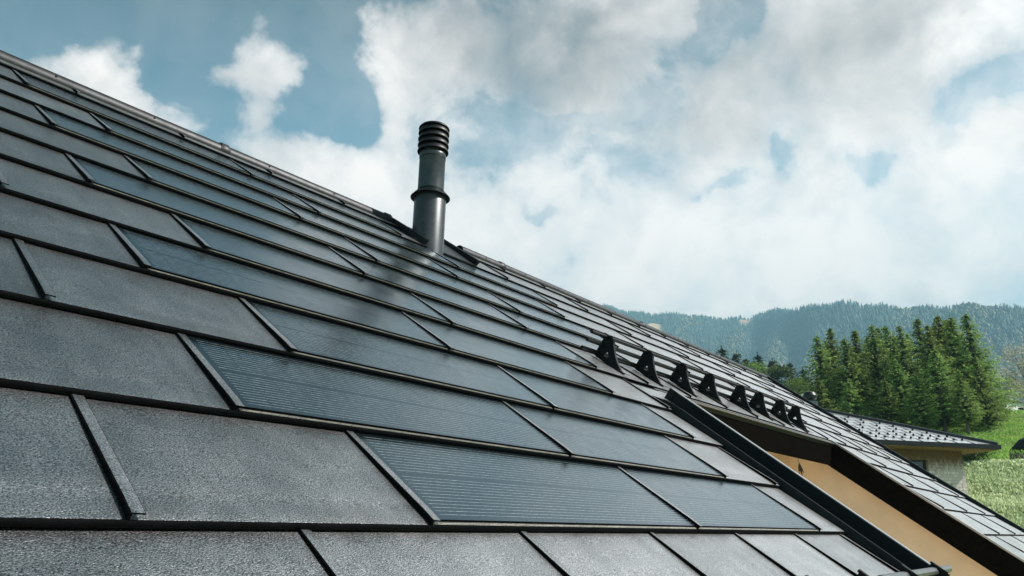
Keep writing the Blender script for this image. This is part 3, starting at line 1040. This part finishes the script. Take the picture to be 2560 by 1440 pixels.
# ------------------------------------------------------------------ neighbouring house with a hip roof
EY, EX, EZ = 27.0, 17.74, CZ + 3.06
ta = math.tan(R_(21.6))
nh = thing('neighbouring_house', (10, 33, CZ - .5), 'neighbouring house with a light grey hip roof dotted with snow stops above a weathered wall', 'house')
NROOF = plain('grey_roof_sheet', (.78, .79, .80), .36, .12, 1.2, metal=.85)
LX, DEP = 3.0, 12.0     # left end of the eave, depth of the house


def hip_pt(x, y, lift=0.0):     # height of the roof at plan x, y
    d = min(y - EY, EX - x, x - LX, EY + DEP - y)
    return np.array([x, y, EZ + max(d, 0) * ta + lift])


mb = MB()
hw = DEP / 2
A, B_, C_, D_ = (LX, EY), (EX, EY), (EX, EY + DEP), (LX, EY + DEP)
R1, R2 = (LX + hw, EY + hw), (EX - hw, EY + hw)
top = [hip_pt(*p) for p in (A, B_, C_, D_, R1, R2)]
mb.add(top + [p - np.array([0, 0, .12]) for p in top[:4]], [(0, 1, 5, 4), (1, 2, 5), (2, 3, 4, 5), (3, 0, 4), (9, 8, 7, 6)])
obj('roof', mb.mesh('roof', NROOF), nh)
# courses: shallow steps and slanted joints
mb = MB()
cs = .42 * math.cos(R_(21.6))
for r in range(14):
    y0 = EY + r * cs
    xl, xr = LX + (y0 - EY), EX - (y0 - EY)
    if xr - xl < .5: break
    z0 = EZ + (y0 - EY) * ta
    mb.box((xl + .02, y0 + .01, z0 + .004), (xr - .02, y0 + .022, z0 + .015))
    k0 = (r % 2) * .35
    x = LX - 3 + k0
    while x < xr - .1:
        if x > xl:
            y1 = min(y0 + cs, EY + (EX - x))
            if y1 > y0 + .05:
                z1 = EZ + (y1 - EY) * ta
                mb.hexa([(x, y0, z0), (x + .022, y0, z0), (x + .022, y1, z1), (x, y1, z1)], [(x, y0, z0 + .022), (x + .022, y0, z0 + .022), (x + .022, y1, z1 + .008), (x, y1, z1 + .008)])
        x += .70
obj('roof_joint', mb.mesh('roof_joint', plain('joint_sheet', (.16, .165, .17), .6, .1, 3, metal=.5)), nh)
sm = MB(); sm.lathe([(.0, .0), (.036, .0), (.04, .03), (.036, .06), (.016, .072), (.0, .072)], 10)
SST = sm.mesh('snow_stop', BLACK)
cnt = 0
for r in range(1, 9):
    y0 = EY + (r + .05) * cs
    step = .35 if r < 3 else .70
    x = EX - (y0 - EY) - .55 - (.12 if r % 2 else 0)
    while x > 10.2 and cnt < 98:
        obj('snow_stop', SST, nh, Matrix.Translation((x, y0, EZ + (y0 - EY) * ta))); cnt += 1
        x -= step
mb = MB()
for (p, q) in ((B_, R2), (A, R1)):
    a, b = hip_pt(*p), hip_pt(*q)
    mb.tube([a + (0, 0, .03), b + (0, 0, .03)], [.075, .075], 8)
obj('hip_cap', mb.mesh('hip_cap', METAL, smooth=True), nh)
mb = MB()
mb.box((LX - .06, EY - .07, EZ - .15), (EX + .07, EY - .0, EZ + .01)); mb.box((EX + .0, EY + .001, EZ - .15), (EX + .07, EY + DEP, EZ + .01))
obj('gutter', mb.mesh('gutter', TRIM), nh)
SOF = plain('larch_soffit', (.32, .19, .08), .7, .35, 9)
mb = MB(); mb.box((LX + .05, EY + .02, EZ - .19), (EX - .02, EY + DEP - .02, EZ - .13))
obj('soffit', mb.mesh('soffit', SOF), nh)


def mat_nwall():
    m, g, b = newmat('weathered_shingle')
    tc = g.n('ShaderNodeTexCoord'); v = tc.outputs['Object']
    br = g.n('ShaderNodeTexBrick', ins={'Scale': 1.0, 'Color1': (.66, .54, .47, 1), 'Color2': (.86, .76, .69, 1), 'Mortar': (.52, .45, .42, 1), 'Mortar Size': .008, 'Brick Width': .16, 'Row Height': .11, 'Bias': .2})
    g.set(br.inputs['Vector'], g.vm('MULTIPLY', v, (1, 1, 1)))
    sp = g.n('ShaderNodeSeparateXYZ', ins={0: v})
    cm = g.n('ShaderNodeCombineXYZ', ins={0: g.m('ADD', sp.outputs[0], sp.outputs[1]), 1: sp.outputs[2]})
    g.set(br.inputs['Vector'], cm.outputs[0])
    blot = g.ramp(g.noise(cm.outputs[0], 3.6, 6, .75), .52, .66)
    c = g.mix(g.m('MULTIPLY', blot, .8), br.outputs[0], (.13, .12, .12, 1))
    # browner towards the top of the wall, with a ragged lower edge
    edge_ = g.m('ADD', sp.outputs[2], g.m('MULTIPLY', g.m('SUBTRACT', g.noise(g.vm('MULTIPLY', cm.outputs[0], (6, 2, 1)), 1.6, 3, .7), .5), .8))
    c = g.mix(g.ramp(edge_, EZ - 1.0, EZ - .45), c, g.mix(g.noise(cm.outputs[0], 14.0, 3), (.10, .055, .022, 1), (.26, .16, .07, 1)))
    g.set(b.inputs['Base Color'], c)
    b.inputs['Roughness'].default_value = .85
    bp = g.n('ShaderNodeBump', ins={'Strength': .8, 'Distance': .02, 'Height': br.outputs[1], 'Normal': (0, 0, 0)})
    bp2 = g.n('ShaderNodeBump', ins={'Strength': .8, 'Distance': .02, 'Height': g.noise(cm.outputs[0], 9.0, 3)})
    g.set(b.inputs['Normal'], bp2.outputs[0])
    return m


WY, WX = EY + .82, 16.92
WXL, WZT = LX + .85, EZ - .195
wx0, wx1, wz0, wz1 = 13.85, 15.42, CZ + 1.15, CZ + 2.52
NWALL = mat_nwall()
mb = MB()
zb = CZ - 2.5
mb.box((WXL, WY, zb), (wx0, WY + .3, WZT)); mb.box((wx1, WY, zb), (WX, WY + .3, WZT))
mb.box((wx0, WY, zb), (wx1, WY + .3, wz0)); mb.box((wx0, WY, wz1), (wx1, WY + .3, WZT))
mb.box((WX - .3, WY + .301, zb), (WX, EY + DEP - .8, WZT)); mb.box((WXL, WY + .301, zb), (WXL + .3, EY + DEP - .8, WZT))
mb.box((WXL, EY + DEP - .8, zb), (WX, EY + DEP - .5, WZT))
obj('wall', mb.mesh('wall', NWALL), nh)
mb = MB()
fr = .07
for a, b in (((wx0, WY + .10, wz0), (wx0 + fr, WY + .18, wz1)), ((wx1 - fr, WY + .10, wz0), (wx1, WY + .18, wz1)), ((wx0 + fr, WY + .10, wz0), (wx1 - fr, WY + .18, wz0 + fr)), ((wx0 + fr, WY + .10, wz1 - fr), (wx1 - fr, WY + .18, wz1))):
    mb.box(a, b)
win = obj('window', mb.mesh('window', plain('dark_window_frame', (.03, .02, .012), .5)), nh)
mb = MB(); mb.box((wx0 + fr, WY + .13, wz0 + fr), (wx1 - fr, WY + .145, wz1 - fr))
pg = plain('window_glass', (.010, .013, .016), .08, .0, spec=.8)
obj('pane', mb.mesh('pane', pg), win)

PIV = Matrix.Translation((EX, EY, 0))
nh.matrix_basis = PIV @ Matrix.Rotation(R_(10), 4, 'Z') @ PIV.inverted() @ nh.matrix_basis

# small dark chimney that peeps over the verge
a, t, e = look(2027, 1012)
d = 30.0
cx, cy = d * math.sin(a), d * math.cos(a)
ch = thing('chimney', (cx, cy, CZ + t * d - 3.6), 'blue-grey chimney with a round black cowl peeping over the roof verge left of the spruces', 'chimney')
zt = CZ + t * d
mb = MB(); mb.box((cx - .2, cy - .2, zt - 3.6), (cx + .2, cy + .2, zt + .12))
obj('shaft', mb.mesh('shaft', plain('bluegrey_metal', (.10, .14, .16), .5)), ch)
mb = MB(); mb.lathe([(.02, zt + .125), (.15, zt + .13), (.15, zt + .2), (.24, zt + .22), (.26, zt + .34), (.2, zt + .46), (.05, zt + .52), (0, zt + .52)], 20, (cx, cy))
obj('cowl', mb.mesh('cowl', COWL, smooth=True), ch)
mb = MB(); mb.hexa([(cx - .37, cy, zt + .20), (cx - .35, cy, zt + .20), (cx - .22, cy, zt + .42), (cx - .26, cy, zt + .42)], [(cx - .37, cy + .1, zt + .20), (cx - .35, cy + .1, zt + .20), (cx - .22, cy + .1, zt + .42), (cx - .26, cy + .1, zt + .42)])
obj('cowl_highlight', mb.mesh('cowl_highlight', plain('highlight_white', (.8, .8, .78), .3)), ch)  # pale plate standing in for the white highlight at the cowl

# far buildings up the slope
def far_pt(px, py, d):
    a, t, e = look(px, py)
    return np.array([d * math.sin(a), d * math.cos(a), CZ + t * d])


WHITE = plain('white_paint', (.80, .79, .76), .8, .03, 2)
DKRF = plain('brown_tiles', (.06, .05, .045), .8, .4, 8)
b0 = far_pt(2490, 1028, 86)
wh = thing('white_house', (b0[0], b0[1], b0[2] + .1), 'low white house at the right edge, above the meadow', 'house', rot=R_(28))
hgt = far_pt(2490, 1001, 86)[2] - b0[2]
I4 = WM[wh]
mb = MB(); mb.box((0, 0, -2), (9, 6, hgt + .1))
obj('wall', mb.mesh('wall', WHITE), wh, I4)
mb = MB()
z0 = hgt + .105
mb.hexa([(.3, -.25, z0), (9.3, -.25, z0), (9.3, 6.3, z0), (.3, 6.3, z0)], [(.3, -.1, z0 + .12), (9.3, -.1, z0 + .12), (9.3, 3, z0 + .75), (.3, 3, z0 + .75)])
obj('roof', mb.mesh('roof', DKRF), wh, I4)
mb = MB(); mb.box((1.75, -.03, hgt * .45), (1.85, -.004, hgt * .45 + .4))
obj('window', mb.mesh('window', pg), wh, I4)
p = far_pt(2553, 1027, 85.5)
sh = thing('garden_box', (p[0], p[1], p[2] - .5), 'small dark box standing against the white house wall', 'box')
mb = MB(); mb.box((p[0] - .15, p[1] - .15, p[2] - .5), (p[0] + .2, p[1] + .15, p[2] + .25)); mb.box((p[0] - .18, p[1] - .18, p[2] + .252), (p[0] + .23, p[1] + .18, p[2] + .29))
obj('box_body', mb.mesh('box_body', BLACK), sh)

q = far_pt(2500, 985, 100); q1 = far_pt(2545, 981, 100)
fh = thing('far_house', (q[0], q[1], q[2] - 3), 'far house with a flat projecting light eave behind the spruces, above the white house', 'house')
mb = MB(); mb.box((q[0] + .5, q[1], q[2] - 3), (q1[0] - 1.2, q[1] + 5, q[2] - .1))
obj('wall', mb.mesh('wall', plain('dark_wood', (.04, .03, .025), .8, .3)), fh)
mb = MB(); mb.box((q1[0] - 1.19, q[1] - .01, q[2] - 3), (q1[0], q[1] + 5, q[2] - .1))
obj('wall', mb.mesh('wall', WHITE), fh)
mb = MB()
mb.hexa([(q[0] - 2.8, q[1] - 1, q[2] - .02), (q1[0] + .3, q[1] - 1, q[2] - .02), (q1[0] + .3, q[1] + 6, q[2] - .02), (q[0] - 2.8, q[1] + 6, q[2] - .02)],
        [(q[0] - 2.8, q[1] - 1, q[2] + .12), (q1[0] + .3, q[1] - 1, q[2] + .12), (q1[0] - .8, q[1] + 2.5, q[2] + .75), (q[0] - .3, q[1] + 2.5, q[2] + .75)])
obj('roof', mb.mesh('roof', plain('pale_roof', (.55, .55, .55), .5)), fh)
p = far_pt(2546, 1112, 44)
pz = float(ground_z(np.array(p[0]), np.array(p[1])))
pr = thing('parasol', (p[0], p[1], pz), 'closed-looking dark garden parasol on the slope at the right edge', 'parasol')
mb = MB(); mb.tube([(p[0] + .6, p[1], pz - .1), (p[0] + .6, p[1], p[2] + .3)], .03, 8)
obj('pole', mb.mesh('pole', BLACK), pr)
mb = MB(); mb.lathe([(.02, p[2] + .42), (.35, p[2] + .25), (.72, p[2] - .12), (.75, p[2] - .16), (.70, p[2] - .14), (.3, p[2] + .18), (.02, p[2] + .36)], 8, (p[0] + .45, p[1]), caps=False)
obj('canopy', mb.mesh('canopy', plain('black_cloth', (.012, .012, .014), .9)), pr)
p = far_pt(2545, 1145, 39)
pz = float(ground_z(np.array(p[0]), np.array(p[1])))
fe = thing('brushwood_fence', (p[0], p[1], pz), 'short brown brushwood fence on the meadow below the dark parasol', 'fence')
mb = MB()
for k in range(46):
    x = p[0] - .35 + k * .028
    mb.tube([(x, p[1] + rnd.uniform(-.05, .05), pz - .1), (x + rnd.uniform(-.03, .03), p[1], pz + rnd.uniform(.32, .46))], .013, 5)
obj('brushwood', mb.mesh('brushwood', plain('grey_twigs', (.16, .13, .10), .9, .4, 5)), fe)
mb = MB()
for z in (.12, .28): mb.tube([(p[0] - .38, p[1] - .07, pz + z), (p[0] + .95, p[1] - .07, pz + z)], .014, 6)
obj('rail', mb.mesh('rail', plain('dark_rail', (.06, .045, .035), .9)), fe)

# ------------------------------------------------------------------ haze
mb = MB()
mb.box((-2950, -2950, CZ - 30), (2950, 2950, CZ + 690))
hz = mb.mesh('haze', bpy.data.materials.new('haze_air'))
hm = hz.materials[0]; hm.use_nodes = True
nt = hm.node_tree
for x in list(nt.nodes):
    if x.type != 'OUTPUT_MATERIAL': nt.nodes.remove(x)
pv = nt.nodes.new('ShaderNodeVolumePrincipled')
pv.inputs['Color'].default_value = (.40, .76, .94, 1)
pv.inputs['Density'].default_value = .00038
pv.inputs['Anisotropy'].default_value = .1
nt.links.new(pv.outputs[0], nt.nodes['Material Output'].inputs['Volume'])
tag(obj('haze', hz), 'thin blue haze over the valley', 'haze', kind='stuff')

# ------------------------------------------------------------------ sky, sun, camera
SUN_AZ, SUN_EL = R_(94), R_(43)
wd = bpy.data.worlds.new('World'); S.world = wd; wd.use_nodes = True
nt = wd.node_tree; g = N(nt)
bg = nt.nodes['Background']
sky = g.n('ShaderNodeTexSky', sky_type='NISHITA', sun_disc=False, sun_elevation=SUN_EL, sun_rotation=SUN_AZ, altitude=700, air_density=1.0, dust_density=.6, ozone_density=1.5)
tc = g.n('ShaderNodeTexCoord')
dirv = tc.outputs['Generated']
sp = g.n('ShaderNodeSeparateXYZ', ins={0: dirv})
az = g.m('ARCTAN2', sp.outputs[0], sp.outputs[1])
el = g.m('ARCSINE', sp.outputs[2])
wn = g.n('ShaderNodeTexNoise', ins={'Vector': dirv, 'Scale': 6.0, 'Detail': 6.0, 'Roughness': .6})
wv = g.vm('MULTIPLY', g.vm('SUBTRACT', wn.outputs['Color'], (.5, .5, .5)), (.20, .16, 0))
pos = g.vm('ADD', g.n('ShaderNodeCombineXYZ', ins={0: az, 1: el}).outputs[0], wv)


def blobs(lst, start):
    acc = start
    for (x, y, sx, sy, w) in lst:
        a, t, e = look(x, y)
        d = g.vm('SUBTRACT', pos, (a, e, 0))
        d = g.vm('MULTIPLY', d, (FPX * math.cos(e) / sx, FPX / sy, 0))
        q = g.vm('DOT_PRODUCT', d, d, out=1)
        acc = g.m('MULTIPLY_ADD', g.m('POWER', .3679, q), w, acc)
    return acc


COVER = [(215, 150, 120, 115, 1.35), (340, 275, 120, 50, .8), (470, 160, 55, 45, .8), (665, 210, 95, 115, .88), (560, 190, 60, 45, .4), (600, 50, 45, 80, .6), (720, 170, 60, 60, .4),
         (860, 400, 190, 80, 1.0), (985, 300, 50, 45, .5), (690, 410, 55, 50, .5), (960, 70, 85, 90, .75), (1000, 190, 60, 110, .75), (1130, 120, 90, 200, .7), (790, 20, 70, 40, .3),
         (1430, 140, 330, 175, 1.0), (2200, 130, 380, 230, 1.0), (1700, 680, 1300, 240, .95), (2500, 320, 130, 90, .6), (1800, 360, 150, 110, .3), (1000, 540, 320, 120, .7),
         (1790, 40, 45, 90, -.9), (1690, 150, 60, 40, -.4), (1650, 260, 80, 45, -.85), (1470, 308, 110, 20, -.7), (1690, 370, 60, 50, -.45), (1560, 390, 50, 50, -.25), (2165, 385, 60, 45, -.9), (1935, 365, 45, 45, -.7),
         (1820, 455, 60, 22, -.7), (2540, 200, 110, 45, -1.0), (2370, 275, 60, 40, -.8), (1340, 325, 90, 18, -.5), (1350, 535, 60, 20, -.5), (1380, 50, 30, 20, 0),
         (850, 210, 80, 110, -.4), (40, 40, 220, 60, -.6), (400, 120, 45, 150, -.4)]
GREY = [(1430, 150, 260, 150, .80), (1180, 90, 120, 130, .22), (1900, 60, 300, 90, .25), (1330, 240, 170, 60, .35), (2180, 140, 170, 150, .66), (2260, 40, 180, 60, .28), (1500, 20, 400, 40, .35), (1850, 200, 150, 150, .3), (2480, 200, 120, 60, .3), (1150, 60, 90, 80, .25),
        (1660, 70, 110, 80, -.35), (2400, 120, 130, 40, -.5), (2450, 30, 90, 40, -.4), (1700, 600, 900, 180, -.35), (220, 120, 120, 100, .05), (640, 250, 90, 110, .12), (480, 160, 60, 50, .15)]
base = g.m('ADD', g.ramp(az, R_(-25), R_(15), -.55, .10), g.ramp(az, R_(55), R_(85), 0, -.7))
base = g.m('ADD', base, g.ramp(el, R_(37), R_(50), 0, -1.5))
cov = blobs(COVER, base)
gry = blobs(GREY, .20)
n1 = g.noise(dirv, 10.0, 10, .60, .3)
n2 = g.noise(g.vm('ADD', dirv, (3, 1, 7)), 26.0, 6, .55, .4)
nz = g.m('ADD', g.m('MULTIPLY', g.m('SUBTRACT', n1, .5), 2.1), g.m('MULTIPLY', g.m('SUBTRACT', n2, .5), .55))
den = g.m('ADD', cov, nz)
mask = g.m('MULTIPLY_ADD', g.ramp(den, -.12, .62), .6, g.m('MULTIPLY', g.ramp(den, .1, 1.3), .4))
n3 = g.noise(g.vm('ADD', dirv, (9, 4, 2)), 5.5, 6, .5, .3)
n1b = g.noise(g.vm('ADD', dirv, (.030, .006, .020)), 10.0, 10, .60, .3)
shade = g.m('ADD', gry, g.m('MULTIPLY', g.m('SUBTRACT', n3, .5), 1.2))
shade = g.m('ADD', shade, g.m('MULTIPLY', g.m('SUBTRACT', n1b, n1), .9))
shade = g.m('SUBTRACT', shade, g.m('MULTIPLY', g.ramp(den, .9, .2), .12))
SK = .10
lit, dk = 1.02 / SK, .25 / SK
cc = g.mix(g.ramp(shade, .0, 1.45, 0, 1.12, False), (lit, lit * .91, lit * .85, 1), (dk * 1.0, dk * .96, dk * .95, 1))
veil = g.m('MULTIPLY', g.ramp(az, R_(-20), R_(8), .10, .62), g.ramp(el, R_(38), R_(48), 1, 0))
veil = g.m('MULTIPLY', veil, g.ramp(n1, .30, .62, .45, 1.0))
mask = g.m('MAXIMUM', mask, veil)
tint = g.n('ShaderNodeMix', data_type='RGBA', blend_type='MULTIPLY'); tint.inputs[0].default_value = 1.0
g.set(tint.inputs[6], sky.outputs[0]); tint.inputs[7].default_value = (.72, 1.22, 1.02, 1)
dim = g.m('MULTIPLY', g.ramp(el, R_(24), R_(50), 1.0, .05), g.ramp(az, R_(-50), R_(-12), .66, 1.05))
skyc = g.vm('SCALE', tint.outputs[2]); g.set(skyc.node.inputs['Scale'], dim)
fin = g.mix(mask, skyc, cc)
nt.links.new(fin, bg.inputs['Color'])
bg.inputs['Strength'].default_value = SK

sl = bpy.data.lights.new('sun', 'SUN'); sl.energy = 5.0; sl.angle = R_(.5); sl.color = (1, .965, .91)
so = bpy.data.objects.new('sun', sl); COL.objects.link(so)
sd = Vector((math.sin(SUN_AZ) * math.cos(SUN_EL), math.cos(SUN_AZ) * math.cos(SUN_EL), math.sin(SUN_EL)))
so.rotation_euler = sd.to_track_quat('Z', 'Y').to_euler()
so.location = (20, 0, 40)

cam = bpy.data.cameras.new('camera'); co = bpy.data.objects.new('camera', cam); COL.objects.link(co)
cam.sensor_width = 36; cam.lens = 36 * FPX / 2560; cam.clip_start = .05; cam.clip_end = 12000
M_ = Matrix.Identity(4)
for i in range(3):
    M_[i][0], M_[i][1], M_[i][2], M_[i][3] = CR[i], CU[i], -CF[i], CAMP[i]
co.matrix_world = M_
S.camera = co
S.view_settings.view_transform = 'Standard'; S.view_settings.look = 'None'; S.view_settings.exposure = .55; S.view_settings.gamma = 1
S.render.engine = 'CYCLES'
S.cycles.use_denoising = True; S.cycles.max_bounces = 6; S.cycles.diffuse_bounces = 3; S.cycles.glossy_bounces = 3; S.cycles.volume_bounces = 0; S.cycles.transparent_max_bounces = 4
